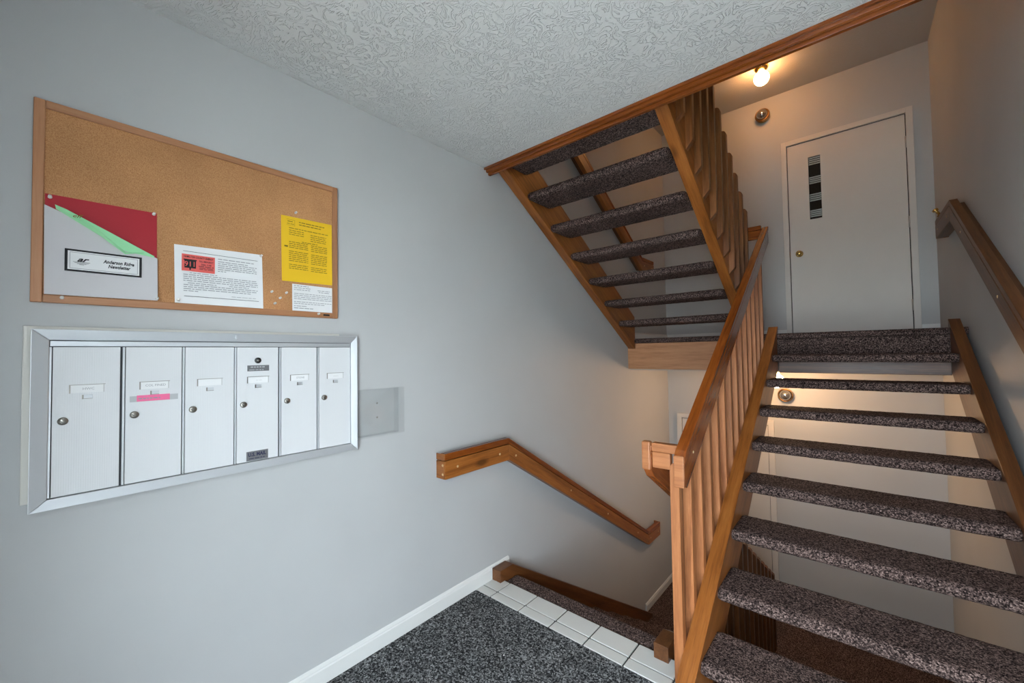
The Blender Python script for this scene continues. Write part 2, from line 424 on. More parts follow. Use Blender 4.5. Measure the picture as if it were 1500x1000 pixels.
def sheet(name, corners, x, mat, parent=None, thick=0.0008, curl=0.002, seed=0, ny=10, nz=10):
    """a sheet of paper against the board: corners TL, TR, BR, BL as (y, z), slightly cockled"""
    TL, TR, BR, BL = [Vector((0, *c)) for c in corners]
    og = Vector((x, (TL.y + BR.y) / 2, (TL.z + BR.z) / 2))
    bm = bmesh.new(); g = []
    for j in range(nz + 1):
        row = []
        for i in range(ny + 1):
            u, v = i / ny, j / nz
            p = (TL * (1 - u) + TR * u) * (1 - v) + (BL * (1 - u) + BR * u) * v
            e = max(abs(u - .5), abs(v - .5)) * 2
            p.x = x + curl * (0.5 + 0.5 * noise.noise(Vector((u * 2.3 + seed, v * 2.1, seed * 1.7)))) * (0.4 + 0.6 * e)
            row.append(bm.verts.new(p - og))
        g.append(row)
    for j in range(nz):
        for i in range(ny):
            bm.faces.new((g[j][i], g[j][i + 1], g[j + 1][i + 1], g[j + 1][i]))
    bmesh.ops.solidify(bm, geom=list(bm.faces), thickness=thick)
    me = finish(bm, mat, True)
    return link(name, me, parent, Matrix.Translation(og))

# ================================================================== THE SETTING
def wall(name, verts, faces, mat, label=None, origin=(0, 0, 0)):
    return tag(mesh_from(name, verts, faces, mat, None, origin), kind='structure')
def sbox(name, *a, **k):
    return tag(box(name, *a, **k), kind='structure')
ZT = TOPZ
sbox('wall_left', -0.12, 0.0, YB - 0.12, YF + 0.12, LOWZ - 0.1, ZT, M['wall'])
sbox('wall_back', 0.0, 2.60, YF, YF + 0.12, LOWZ - 0.1, ZT, M['wall'])
ya, yb = YB - 0.12, YF
v = []
for y in (ya, yb):
    for x in (xr_wall(y), xr_wall(y) + 0.12):
        for z in (LOWZ - 0.1, ZT): v.append((x, y, z))
wall('wall_right', v, [(0, 1, 5, 4), (2, 6, 7, 3), (0, 4, 6, 2), (1, 3, 7, 5), (0, 2, 3, 1), (4, 5, 7, 6)], M['wall'], origin=(2.4, 1.8, 0))
# wall behind the camera with the glazed entrance: built round the opening
XW = xr_wall(YB)
fr = [(0.0, OX0, 0.0, CZ), (OX1, XW, 0.0, CZ), (OX0, OX1, OZ1, CZ), (0.0, XW, CZ, ZT), (0.0, XW, LOWZ - 0.1, 0.0)]
v, f = [], []
for (a, b, c, d) in fr:
    k = len(v)
    for y in (YB - 0.12, YB):
        v += [(a, y, c), (b, y, c), (b, y, d), (a, y, d)]
    f += [(k, k + 1, k + 2, k + 3), (k + 7, k + 6, k + 5, k + 4)] + [(k + i, k + 4 + i, k + 4 + (i + 1) % 4, k + (i + 1) % 4) for i in range(4)]
bm = bmesh.new(); vs = [bm.verts.new(Vector(p) - Vector((1, YB, 0))) for p in v]
for q in f: bm.faces.new([vs[i] for i in q])
me = bpy.data.meshes.new('mesh'); bmesh.ops.recalc_face_normals(bm, faces=bm.faces); bm.to_mesh(me); bm.free(); me.materials.append(M['wall'])
tag(link('wall_front', me, None, Matrix.Translation((1, YB, 0))), kind='structure')
ed = tag(link('door_3', None, None, Matrix.Translation((1.8, YB - 0.06, 0))), kind='structure')
for (a, b, c, d) in [(OX0, OX0 + .05, 0, OZ1), (OX1 - .05, OX1, 0, OZ1), (OX0, OX1, OZ1 - .05, OZ1), (OX0, OX1, 0.0, 0.10)]:
    box('frame_bar', a, b, YB - 0.09, YB - 0.03, c, d, M['alu'], ed, 0.003)
box('pane', OX0 + .05, OX1 - .05, YB - 0.064, YB - 0.056, 0.10, OZ1 - .05, M['glass'], ed)
box('push_bar', OX0 + .06, OX1 - .06, YB - 0.05, YB - 0.02, 1.0, 1.04, M['alu'], ed, 0.008)

# floors
fl = sbox('floor', 0.0, XW, YB, 1.742, -0.10, 0.0, M['mat'])
# lighter substrate under the tile strip
box('tile_bed', 0.0, 1.225, 1.742, 1.935, -0.10, -0.004, M['grout'], fl)
box('floor_edge', 1.225, xr_wall(1.9), 1.742, 1.90, -0.10, -0.001, M['mat'], fl)
GX = [-0.08, 0.128, 0.339, 0.546, 0.749, 0.957, 1.165, 1.373]
gm = 0.0045
for i in range(7):
    a, b = max(GX[i] + gm, 0.002), min(GX[i + 1] - gm, 1.222)
    if b - a < 0.01: continue
    box('tile', a, b, 1.746, 1.8045, -0.006, 0.0015 + 0.0006 * ((i * 7) % 3), M['tile'], fl, 0.0012)
    box('tile', a, b, 1.8140, 1.9230, -0.006, 0.0015 + 0.0006 * ((i * 5) % 3), M['tile'], fl, 0.0012)
box('edge_strip', 0.085, 1.045, 1.924, 1.938, -0.035, -0.004, M['wood_dark'], fl, 0.002)
HEAD_NOSING = (1.938, 2.045)
box('paper_scrap', 0.4975, 0.5025, 1.447, 1.453, 0.0005, 0.002, M['paper'], fl)
sbox('floor_lower', 0.0, 2.6, 1.6, YF, LOWZ - 0.1, LOWZ, M['carpet'])
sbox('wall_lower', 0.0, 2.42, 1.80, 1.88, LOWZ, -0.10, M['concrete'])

sbox('floor_outside', -14.0, 16.0, -30.0, YB - 0.12, -0.16, -0.06, M['paving'])  # unseen ground, added and kept pale to bounce sky light onto the ceiling
# entry ceiling = underside of the upper floor
sbox('ceiling', 0.0, xr_wall(YB), YB, YE - 0.012, CZ, CZ + 0.22, M['ceiling'])
sbox('floor_upper', 0.0, xr_wall(YB), YB, 1.90, CZ + 0.22, H, M['carpet'])
tr = tag(link('trim_1', None, None, Matrix.Translation((0, YE, CZ))), kind='structure')
ZQ = CZ - 0.036
extrude_x('moulding', [(1.866, CZ), (1.866, CZ - .011), (1.872, CZ - .014), (1.878, CZ - .013), (1.879, CZ - .009), (1.884, CZ - .009), (1.886, CZ - .022), (1.893, CZ - .025), (1.899, CZ - .024), (1.900, CZ - .018), (1.905, CZ - .018), (1.907, CZ - .037), (1.925, CZ - .037), (1.925, CZ)], 0.002, 2.38, M['wood_rail'], tr, 0.0008)
box('fascia_board', 0.0, 2.38, 1.905, 1.925, CZ, H - 0.02, M['wood'], tr)
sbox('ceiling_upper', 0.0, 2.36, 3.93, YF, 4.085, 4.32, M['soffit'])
sbox('ceiling_top', -0.1, 2.6, YB - 0.1, YF + 0.1, ZT, ZT + 0.1, M['ceiling'])  # unseen cap, added to keep sky light from leaking into the stairwell

# middle landing
ld = tag(link('floor_landing', None, None, Matrix.Translation((1.1, 4.5, LZ))), kind='structure')
def rounded_profile(y0, y1, z0, z1, r_front=True, r_back=True, n=6):
    r = (z1 - z0) / 2 * 0.96
    pts = []
    def arc(cy, cz, a0, a1):
        for i in range(n + 1):
            a = a0 + (a1 - a0) * i / n
            pts.append((cy + r * math.cos(a), cz + r * math.sin(a)))
    cz = (z0 + z1) / 2
    if r_back: arc(y1 - r, cz, -math.pi / 2, math.pi / 2)
    else: pts.extend([(y1, z0), (y1, z1)])
    if r_front: arc(y0 + r, cz, math.pi / 2, 3 * math.pi / 2)
    else: pts.extend([(y0, z1), (y0, z0)])
    return pts
prism('carpet_deck', rounded_profile(3.905, YF, LZ - 0.05, LZ, True, False), 0.0, 2.34, 0.0, M['carpet'], ld)
box('rim_board', 0.0, 1.13, 3.93, 3.968, 1.245, 1.50, M['wood_pine'], ld, 0.002)
box('rim_board', 1.2957, 2.262, 3.935, 3.973, 1.232, 1.50, M['wood_dark'], ld, 0.002)
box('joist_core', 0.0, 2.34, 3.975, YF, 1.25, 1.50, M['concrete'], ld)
box('carpet_riser', 1.2957, 2.258, 3.915, 3.934, 1.375, 1.50, M['carpet'], ld)
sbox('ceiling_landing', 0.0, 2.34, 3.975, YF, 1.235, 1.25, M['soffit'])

# baseboards
def baseboard(name, y0, y1, z0, h=0.085):
    o = prism(name, [(0, 0)] * 3, 0, 0, 0, M['white_trim']) if False else None
    prof = [(0.0, 0), (0.013, 0), (0.013, h * .74), (0.0095, h * .80), (0.0095, h * .86), (0.006, h * .95), (0.0, h)]
    v = [(x, y, z0 + z) for y in (y0, y1) for x, z in prof]
    n = len(prof)
    f = [tuple(range(n)), tuple(range(2 * n - 1, n - 1, -1))] + [(i, i + n, (i + 1) % n + n, (i + 1) % n) for i in range(n)]
    return tag(mesh_from(name, v, f, M['white_trim'], None, (0, (y0 + y1) / 2, z0)), kind='structure')
baseboard('baseboard_left', YB, 2.05, 0.0)
baseboard('baseboard_lower', 4.215, YF, LOWZ)
baseboard('baseboard_landing', 3.99, YF, LZ, 0.07)
def bb_back(name, x0, x1, z0, h):
    b = box(name, x0, x1, YF - 0.012, YF, z0, z0 + h, M['white_trim'], None, 0.002)
    return tag(b, kind='structure')
bb_back('baseboard_back', 2.212, 2.324, LZ, 0.07)
bb_back('baseboard_corner', 0.013, 1.232, LZ, 0.07)
bb_back('baseboard_under', 1.094, 2.324, LOWZ, 0.08)

# doors in the far wall
def flat_door(name, x0, x1, zb, zt, fw, glazed, hinge_right=True):
    """x0..x1 and zt are the outer edges of the frame"""
    d = tag(link(name, None, None, Matrix.Translation(((x0 + x1) / 2, YF, zb))), kind='structure')
    yo = YF - 0.030
    box('jamb', x0, x0 + fw, yo, YF, zb, zt, M['door'], d, 0.002)
    box('jamb', x1 - fw, x1, yo, YF, zb, zt, M['door'], d, 0.002)
    box('head', x0 + fw, x1 - fw, yo, YF, zt - fw, zt, M['door'], d, 0.002)
    sx0, sx1, st = x0 + fw + .006, x1 - fw - .006, zt - fw - .007
    box('shadow_gap', x0 + fw, x1 - fw, YF - .003, YF - .001, zb, zt - fw, M['ink'], d)  # black sheet paints the shade in the joint round the slab
    ys = YF - 0.013
    if glazed:
        wx0, wx1, wz0, wz1 = 1.456, 1.553, 2.708, 3.333
        slab = []
        for (a, b, c, e) in [(sx0, wx0, zb + .006, st), (wx1, sx1, zb + .006, st), (wx0, wx1, zb + .006, wz0), (wx0, wx1, wz1, st)]:
            slab.append((a, b, c, e))
        v, f = [], []
        bm = bmesh.new(); og = Vector((1.7, ys, 2.5))
        xs = [sx0, wx0, wx1, sx1]; zs = [zb + .006, wz0, wz1, st]
        gv = {}
        for yi, y in enumerate((ys, YF - .0035)):
            for i, x in enumerate(xs):
                for j, z in enumerate(zs): gv[yi, i, j] = bm.verts.new(Vector((x, y, z)) - og)
        for yi in (0, 1):
            for i in range(3):
                for j in range(3):
                    if (i, j) == (1, 1): continue
                    bm.faces.new((gv[yi, i, j], gv[yi, i + 1, j], gv[yi, i + 1, j + 1], gv[yi, i, j + 1]))
        for (p, q) in [((1, 1), (2, 1)), ((2, 1), (2, 2)), ((2, 2), (1, 2)), ((1, 2), (1, 1))]:
            bm.faces.new((gv[0, p[0], p[1]], gv[0, q[0], q[1]], gv[1, q[0], q[1]], gv[1, p[0], p[1]]))
        for i in range(3):
            for j in (0, 3): bm.faces.new((gv[0, i, j], gv[0, i + 1, j], gv[1, i + 1, j], gv[1, i, j]))
        for j in range(3):
            for i in (0, 3): bm.faces.new((gv[0, i, j], gv[0, i, j + 1], gv[1, i, j + 1], gv[1, i, j]))
        link('slab', finish(bm, M['door']), d, Matrix.Translation(og))
        win = box('window_light', wx0, wx1, YF - .004, YF - .003, wz0, wz1, M['dark'], d)
        for (a, b, c, e) in [(wx0 - .014, wx0, wz0 - .012, wz1 + .010), (wx1, wx1 + .014, wz0 - .012, wz1 + .010), (wx0, wx1, wz0 - .012, wz0), (wx0, wx1, wz1, wz1 + .010)]:
            box('window_bead', a, b, ys - .004, ys + .004, c, e, M['door'], d, 0.001)
        for za, zb2 in [(3.250, 3.330), (3.060, 3.136), (2.885, 2.965), (2.727, 2.802)]:
            for k in range(4):
                z = za + (zb2 - za) * (k + .5) / 4
                box('blind_slat', wx0 + .004, wx1 - .002, YF - .0075, YF - .0055, z - .0062, z + .0062, M['slat'], win)
        box('pane', wx0, wx1, YF - .0105, YF - .0095, wz0, wz1, M['glass'], d)
    else:
        box('slab', sx0, sx1, ys, YF - .0035, zb + .006, st, M['door'], d, 0.002)
    kx = sx0 + .075 if hinge_right else sx1 - .075
    kz = zb + 0.83
    kn = link('knob', lathe_mesh([(0.0, 0.0), (0.032, 0.0), (0.032, 0.006), (0.013, 0.010), (0.011, 0.028), (0.022, 0.036), (0.027, 0.046), (0.025, 0.056), (0.014, 0.062), (0.0, 0.063)], M['brass']), d, axis_mat((kx, ys, kz), (0, -1, 0)))
    link('keyhole', lathe_mesh([(0.0, 0.0), (0.008, 0.0), (0.008, 0.003), (0.0, 0.0035)], M['bronze'], 12), kn, axis_mat((kx, ys - .0625, kz), (0, -1, 0)))
    hx = sx1 + .002 if hinge_right else sx0 - .002
    for hz in (zb + 0.245, zb + 0.98, zb + 1.695):
        link('hinge', lathe_mesh([(0.0, 0.0), (0.006, 0.0), (0.006, 0.10), (0.0, 0.10)], M['hinge'], 10), d, Matrix.Translation((hx, ys - .002, hz - .05)))
    lx = sx0 - .003 if hinge_right else sx1 + .003
    box('strike_plate', lx - .003, lx + .003, ys - .001, ys + .004, kz - .03, kz + .03, M['bronze'], d)
    return d
flat_door('door_1', 1.233, 2.211, LZ, 3.548, 0.046, True)
flat_door('door_2', 0.106, 1.092, LOWZ, 0.682, 0.052, False, False)

# ================================================================== STAIRS
def tread_mesh(width, depth=0.275, th=0.055, seed=1):
    """carpet-wrapped slab with bullnosed edges and rounded ends, lightly tufted"""
    prof = []
    r = th / 2
    n = 8
    for i in range(n + 1):
        a = -math.pi / 2 + math.pi * i / n; prof.append((depth / 2 - r + r * math.cos(a), r * math.sin(a)))
    m = 14
    for i in range(1, m): prof.append((depth / 2 - r - (depth - 2 * r) * i / m, r))
    for i in range(n + 1):
        a = math.pi / 2 + math.pi * i / n; prof.append((-depth / 2 + r + r * math.cos(a), r * math.sin(a)))
    for i in range(1, m): prof.append((-depth / 2 + r + (depth - 2 * r) * i / m, -r))
    nx = int(width / 0.016)
    bm = bmesh.new(); rows = []
    for k in range(nx + 1):
        x = -width / 2 + width * k / nx
        d = min(k, nx - k) * width / nx
        sc = 1.0 - 0.16 * max(0.0, 1 - d / 0.022) ** 2
        row = []
        for (y, z) in prof:
            p = Vector((x, y * (1 - (1 - sc) * 0.2), z * sc))
            nn = noise.noise(Vector((x * 70 + seed, y * 70, z * 70)))
            nrm = Vector((0, y - max(-depth / 2 + r, min(depth / 2 - r, y)), z))
            if nrm.length > 1e-6: p += nrm.normalized() * nn * 0.0018
            row.append(bm.verts.new(p))
        rows.append(row)
    L = len(prof)
    for k in range(nx):
        for i in range(L):
            j = (i + 1) % L
            bm.faces.new((rows[k][i], rows[k][j], rows[k + 1][j], rows[k + 1][i]))
    bm.faces.new(rows[0][::-1]); bm.faces.new(rows[-1])
    return finish(bm, M['carpet'], True)

def shear_x(y): return (3.9 - y) * 0.019

# ---- flight going up from the entry to the middle landing
XL, XLO, XR = 1.2957, 1.2293, 2.256
ST_A = math.atan(0.6408)
us = thing('staircase', (1.77, 2.0, 0), 'open-riser staircase on the right climbing to the white door, carpeted treads', 'staircase')
def up_top(y): return 0.993 + 0.6408 * (y - 3)
y0s, y1s = 1.60, 3.925
dz = 0.315
def up_string(x0, x1, xs=None, mat=M['wood']):
    yb_ = (dz - 0.993 + 3 * 0.6408) / 0.6408      # where the under edge meets the floor
    poly = [(y0s, 0.0), (yb_, 0.0), (3.902, up_top(3.902) - dz), (3.902, LZ + 0.001), (3.962, LZ + 0.001), (3.962, up_top(3.957)), (3.957, up_top(3.957)), (1.625, up_top(1.625)), (y0s, up_top(1.625) - 0.03)]
    return prism('stringer', poly, x0, x1, ST_A, mat, us, 0.004, xs)
up_string(XLO, XL)
up_string(XR, XR + 0.056, shear_x, M['wood_dark'])  # darker wood here stands in for the dimmer light on this side
RISE = 0.1722
for k in range(8):
    yn = 3.359 + RUN - RUN * k
    zt = 1.153 + 0.055 + RISE - RISE * k
    wr = XR + shear_x(yn) + 0.002
    me = tread_mesh(round(wr - XL + 0.004, 3), seed=k * 3.1)
    link('tread', me, us, Matrix.Translation(((wr + XL) / 2, yn + 0.1375, zt - 0.0275)))

# ---- flights on the left: the one down to the lower landing and the one up to the next floor
XS0, XS1, XS2, XS3 = 0.012, 0.083, 1.045, 1.113
DR = 0.1655
ANG = -math.atan(DR / RUN)
SL = DR / RUN
TMESH = [tread_mesh(XS2 - XS1 + 0.004, seed=50 + k) for k in range(3)]
def left_flight(name, ztop, label, upper):
    st = thing(name, (0.56, 3.0, ztop - 1.0), label, 'staircase')
    def nose(y): return ztop - SL * (y - 1.947)
    for side, (a, b) in enumerate(((XS0, XS1), (XS2, XS3))):
        low = 0.215 if side == 0 else 0.135
        hi = 0.105
        yT0 = 1.885 if not upper else 1.93
        yend = 4.19
        zl = ztop - H + LZ                     # landing level below
        # where the top edge reaches the landing
        if upper:
            poly = [(1.93, nose(1.93) - low), (3.925, nose(3.925) - low), (3.925, nose(3.925) + hi), (1.93, nose(1.93) + hi)]
        else:
            poly = [(1.885, -0.001 + ztop), (1.94, ztop - 0.001), (1.94, nose(1.94) - low - 0.05), (yend - 0.35, zl), (yend, zl), (yend, nose(yend) + hi - 0.025), (2.005, ztop + 0.072), (1.885, ztop + 0.072)]
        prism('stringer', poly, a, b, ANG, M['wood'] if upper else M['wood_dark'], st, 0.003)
    for j in range(1, 8):
        y, z = 1.947 + RUN * j, ztop - DR * j
        link('tread', TMESH[j % 3], st, Matrix.Translation(((XS1 + XS2) / 2, y - 0.1375, z - 0.0275)))
    return st
link('carpet_nosing', tread_mesh(XS2 - XS1 + 0.002, depth=0.115, th=0.05, seed=91), fl, Matrix.Translation(((XS1 + XS2) / 2, 1.938 + 0.0575, -0.030)))
ds = left_flight('staircase', 0.0, 'carpeted staircase going down along the left wall behind the tile strip', False)
uf = left_flight('staircase', H, 'open-riser staircase overhead on the left, seen from below', True)

# ================================================================== RAILINGS
def baluster_mesh(h, w=0.038, mirror=False, mat=None):
    """square post standing along local X (grain); foot cut at 45 degrees, outer top corner rounded.
    local Z = world x direction (outer side +), local Y = depth"""
    mat = mat or M['wood_bal']; k = ('bal', round(h, 3), mirror, mat.name)
    if k in BOXC: return BOXC[k]
    s = -1 if mirror else 1
    poly = [(0.0, -w / 2), (0.042, w / 2), (h - 0.022, w / 2), (h - 0.010, w / 2 - 0.005), (h - 0.002, w / 2 - 0.014), (h, w / 2 - 0.022), (h, -w / 2)]
    bm = bmesh.new()
    a = [bm.verts.new((x, -w / 2, s * z)) for x, z in poly]; b = [bm.verts.new((x, w / 2, s * z)) for x, z in poly]
    bm.faces.new(a); bm.faces.new(b[::-1])
    for i in range(len(poly)):
        j = (i + 1) % len(poly); bm.faces.new((a[i], b[i], b[j], a[j]))
    BOXC[k] = finish(bm, mat, False, 0.0018, 1)
    return BOXC[k]
def put_baluster(parent, xc, yc, z0, z1, mirror, mat=None):
    # local X -> world z, local Y -> world y, local Z -> world -x or +x
    R = Matrix(((0, 0, 1, xc), (0, 1, 0, yc), (-1, 0, 0, z0), (0, 0, 0, 1)))
    R = Matrix(((0, 0, 1, xc), (0, -1, 0, yc), (1, 0, 0, z0), (0, 0, 0, 1)))
    o = link('baluster', baluster_mesh(z1 - z0, mirror=mirror, mat=mat), parent, R)
    pv = bm_screw()
    for zz in (z0 + 0.11, z0 + 0.20):
        link('screw', pv, o, axis_mat((xc + (-0.0192 if mirror else 0.0192), yc, zz), (-1 if mirror else 1, 0, 0)))
    return o
def bm_screw():
    if 'scr' not in BOXC:
        BOXC['scr'] = lathe_mesh([(0.0, 0.0), (0.0042, 0.0), (0.0036, 0.0016), (0.0, 0.002)], M['bronze'], 8)
    return BOXC['scr']
BH = 0.135
# ---- up flight (balusters on the outer, left-hand face of stringer and rail board)
def rt_up(y): return 1.266 + 0.662 * (y - 2.1)
ra = math.atan(0.662)
rl = thing('stair_railing', (1.23, 1.75, 0), 'orange-brown wooden railing of square balusters beside the right staircase', 'railing')
ye0, ye1 = 1.700, 3.835
capo = 0.036
board = prism('handrail_board', [(ye0, rt_up(ye0) - BH + .012), (ye0 + .03, rt_up(ye0) - BH - .004), (ye1, rt_up(ye1) - BH), (ye1, rt_up(ye1) - capo - .003), (ye0, rt_up(ye0) - capo - .003)], 1.230, 1.268, ra, M['wood_rail'], rl, 0.003)
prism('handrail_cap', [(ye0 - .004, rt_up(ye0) - capo), (ye1, rt_up(ye1) - capo), (ye1, rt_up(ye1)), (ye0 + .02, rt_up(ye0 + .02)), (ye0, rt_up(ye0) - .012), (ye0 - .004, rt_up(ye0) - .02)], 1.226, 1.271, ra, M['wood_rail'], rl, 0.004)
link('screw_plug', lathe_mesh([(0, 0), (0.006, 0), (0.005, 0.0015), (0, 0.002)], M['button'], 12), board, axis_mat((1.268, ye0 + .115, rt_up(ye0 + .115) - .085), (1, 0, 0)))
box('end_block', 1.2285, 1.2695, ye0 - .014, ye0 - .0045, rt_up(ye0) - BH + .004, rt_up(ye0) - .004, M['wood_bal'], rl, 0.004)
yb0 = 1.745
for k in range(14):
    y = yb0 + 0.1515 * k
    if y > 3.80: break
    zb = max(0.002, up_top(y) - 0.26) if k else 0.002
    put_baluster(rl, 1.2105, y + 0.019, zb, rt_up(y) - 0.080, True)
# short level rail joining the two handrails at the foot
box('rail_link_cap', 1.113, 1.228, 1.752, 1.79, 0.985, 1.022, M['wood_bal'], rl, 0.003)
box('rail_link_board', 1.113, 1.191, 1.756, 1.786, 0.915, 0.983, M['wood_bal'], rl, 0.003)

# ---- down flight guard on the right of the down flight
def rt_dn(y): return 1.022 - 0.612 * (y - 1.75)
dr = thing('stair_railing', (1.09, 1.75, 0), 'brown wooden railing descending below the entry floor behind the right staircase', 'railing')
a2 = -math.atan(0.612)
bd = prism('handrail_board', [(1.752, rt_dn(1.752) - .115), (1.785, rt_dn(1.785) - BH), (4.40, rt_dn(4.40) - BH), (4.40, rt_dn(4.40) - .038), (1.752, rt_dn(1.752) - .038)], 1.073, 1.111, a2, M['wood_rail'], dr, 0.003)
prism('handrail_cap', [(1.75, rt_dn(1.75) - .036), (4.40, rt_dn(4.40) - .036), (4.40, rt_dn(4.40)), (1.765, rt_dn(1.765)), (1.75, rt_dn(1.75) - .012)], 1.071, 1.113, a2, M['wood_rail'], dr, 0.003)
box('end_block', 1.071, 1.109, 1.742, 1.775, 0.903, 1.026, M['wood_bal'], dr, 0.006)
for k in range(17):
    y = 1.985 + 0.148 * k
    if y > 4.36: break
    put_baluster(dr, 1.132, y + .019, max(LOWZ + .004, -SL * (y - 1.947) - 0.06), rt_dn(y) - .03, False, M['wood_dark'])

# ---- upper flight guard
def rt_up2(y): return 2.545 + 0.655 * (3.66 - y)
ur = thing('stair_railing', (1.13, 3.8, LZ), 'brown railing of overlapping square balusters on the overhead staircase', 'railing')
a3 = -math.atan(0.655)
prism('handrail_board', [(1.95, rt_up2(1.95) - BH), (3.80, rt_up2(3.80) - BH), (3.80, rt_up2(3.80) - .045), (1.95, rt_up2(1.95) - .045)], 1.073, 1.111, a3, M['wood_rail'], ur, 0.003)
prism('handrail_cap', [(1.95, rt_up2(1.95) - .042), (3.80, rt_up2(3.80) - .042), (3.80, rt_up2(3.80) - .008), (1.95, rt_up2(1.95) - .008)], 1.071, 1.112, a3, M['wood_rail'], ur, 0.003)
box('rail_link_cap', 1.112, 1.226, 3.785, 3.823, 2.385, 2.420, M['wood_rail'], ur, 0.003)
box('rail_link_board', 1.112, 1.226, 3.788, 3.820, 2.315, 2.383, M['wood_rail'], ur, 0.003)
for k in range(-1, 11):
    y = 2.180 + 0.148 * k
    zt = 2.246 - 0.646 * (y - 2.776)
    put_baluster(ur, 1.132, y + .019, zt, rt_up2(y), False, M['wood_mid'])

# ================================================================== WALL HANDRAILS
def wall_rail(label, z_off, side, pts, d=0.070):
    """board and cap bolted to a wall through a spacer; pts = top line (y, z) from end to end"""
    hr = thing('wall_handrail', (0.0 if side < 0 else 2.34, pts[1][0], pts[1][1] + z_off), label, 'handrail')
    def X(y, t):       # t = distance from the wall
        return t if side < 0 else xr_wall(y) - t
    def strip(name, t0, t1, up0, up1, mat, ya=0.0):
        for i in range(len(pts) - 1):
            (y0, z0), (y1, z1) = pts[i], pts[i + 1]
            z0 += z_off; z1 += z_off
            poly = [(y0, z0 - up0), (y1, z1 - up0), (y1, z1 - up1), (y0, z0 - up1)]
            an = math.atan2(z1 - z0, y1 - y0)
            if side < 0: prism(name, poly, t0, t1, an, mat, hr, 0.0025)
            else: prism(name, poly, xr_wall(3.9) - t1, xr_wall(3.9) - t0, an, mat, hr, 0.0025, shear_x)
    strip('spacer', 0.0, d - 0.039, 0.135, 0.030, M['wood_dark'])
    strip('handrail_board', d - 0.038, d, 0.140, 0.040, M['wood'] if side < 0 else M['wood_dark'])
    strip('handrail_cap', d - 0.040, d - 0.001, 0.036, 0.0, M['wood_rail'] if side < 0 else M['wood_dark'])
    plug = lathe_mesh([(0, 0), (0.0075, 0), (0.006, 0.002), (0, 0.0026)], M['button'], 12)
    for i in range(len(pts) - 1):
        (y0, z0), (y1, z1) = pts[i], pts[i + 1]
        L = abs(y1 - y0)
        ts = [0.17, 0.83] if L < 0.8 else [0.03, 0.33, 0.60, 0.88]
        for t in ts:
            y = y0 + (y1 - y0) * t; z = z0 + (z1 - z0) * t + z_off - 0.085
            link('screw_plug', plug, hr, axis_mat((X(y, d), y, z), (-side, 0, 0)))
    # end blocks that return to the wall
    for (yy, zz), s in ((pts[0], -1), (pts[-1], 1)):
        b = 0.006
        y0, y1 = (yy - b, yy) if s < 0 else (yy, yy + b)
        xa, xb = sorted((X(yy, 0.0), X(yy, d - .001)))
        box('end_cap', xa, xb, y0, y1, zz + z_off - 0.138, zz + z_off - 0.041, M['wood'], hr, 0.002)
        box('end_cap', xa, xb, y0, y1, zz + z_off - 0.036, zz + z_off - 0.001, M['wood'], hr, 0.002)
        for q in (0.062, 0.112):
            link('screw_plug', plug, hr, axis_mat((X(yy, d - .015), yy + s * b, zz + z_off - q), (0, s, 0)))
    return hr
LP = [(1.466, 0.872), (2.0, 0.872), (4.18, -0.452), (4.487, -0.452)]
wall_rail('stained pine handrail on the left wall below the mailboxes, sloping down', 0.0, -1, LP)
wall_rail('brown handrail high on the left wall, seen between the overhead treads', H, -1, LP)
RP = [(1.30, 0.75), (3.90, 2.385), (4.47, 2.385)]
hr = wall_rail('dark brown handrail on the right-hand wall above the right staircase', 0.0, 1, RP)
# little brass bracket at the landing end of the right handrail
br = link('bracket', lathe_mesh([(0, 0), (0.020, 0), (0.020, 0.006), (0.009, 0.010), (0.009, 0.040), (0.018, 0.046), (0.018, 0.058), (0, 0.060)], M['brass'], 14), hr, axis_mat((xr_wall(4.35) - .055, 4.33, 2.39), (-0.5, 0.2, 0.85)))

# ================================================================== LAMPS
def lamp(name, loc, axis, label, cat, lit):
    t = thing(name, loc, label, cat)
    link('base', lathe_mesh([(0, 0), (0.058, 0), (0.060, 0.006), (0.052, 0.022), (0.036, 0.030), (0.030, 0.040), (0, 0.040)], M['brass'], 32), t, axis_mat(loc, axis))
    if lit:
        link('bulb', lathe_mesh([(0.022, 0.036), (0.030, 0.046)] + sphere_profile(RB, 0.040 + RB, 2.55, 0.0, 16), M['bulb_low'] if loc[2] < 2 else M['bulb'], 32), t, axis_mat(loc, axis))
    else:
        link('bulb', lathe_mesh([(0.030, 0.036)] + sphere_profile(0.052, 0.072, 2.5, 0.0, 14), M['smoke'], 32), t, axis_mat(loc, axis))
        link('rim', lathe_mesh([(0.050, 0.030), (0.066, 0.040), (0.068, 0.062), (0.060, 0.074), (0.056, 0.066), (0.060, 0.05), (0.046, 0.036)], M['bronze'], 32), t, axis_mat(loc, axis))
    return t
lamp('ceiling_lamp', (1.168, 4.433, 4.085), (0, 0, -1), 'lit round bulb on a brass base on the ceiling above the upper door', 'lamp', True)
lamp('wall_lamp', (1.083, YF, 3.895), (0, -1, -0.0), 'unlit bronze wall lamp beside the upper door, under the lit ceiling bulb', 'lamp', False)
lamp('ceiling_lamp', (1.205, 4.433, 1.235), (0, 0, -1), 'lit bulb under the landing, glimpsed below the topmost tread', 'lamp', True)
lamp('wall_lamp', (1.206, YF, 0.955), (0, -1, 0), 'small bronze wall lamp seen between the upper treads of the right staircase', 'lamp', False)

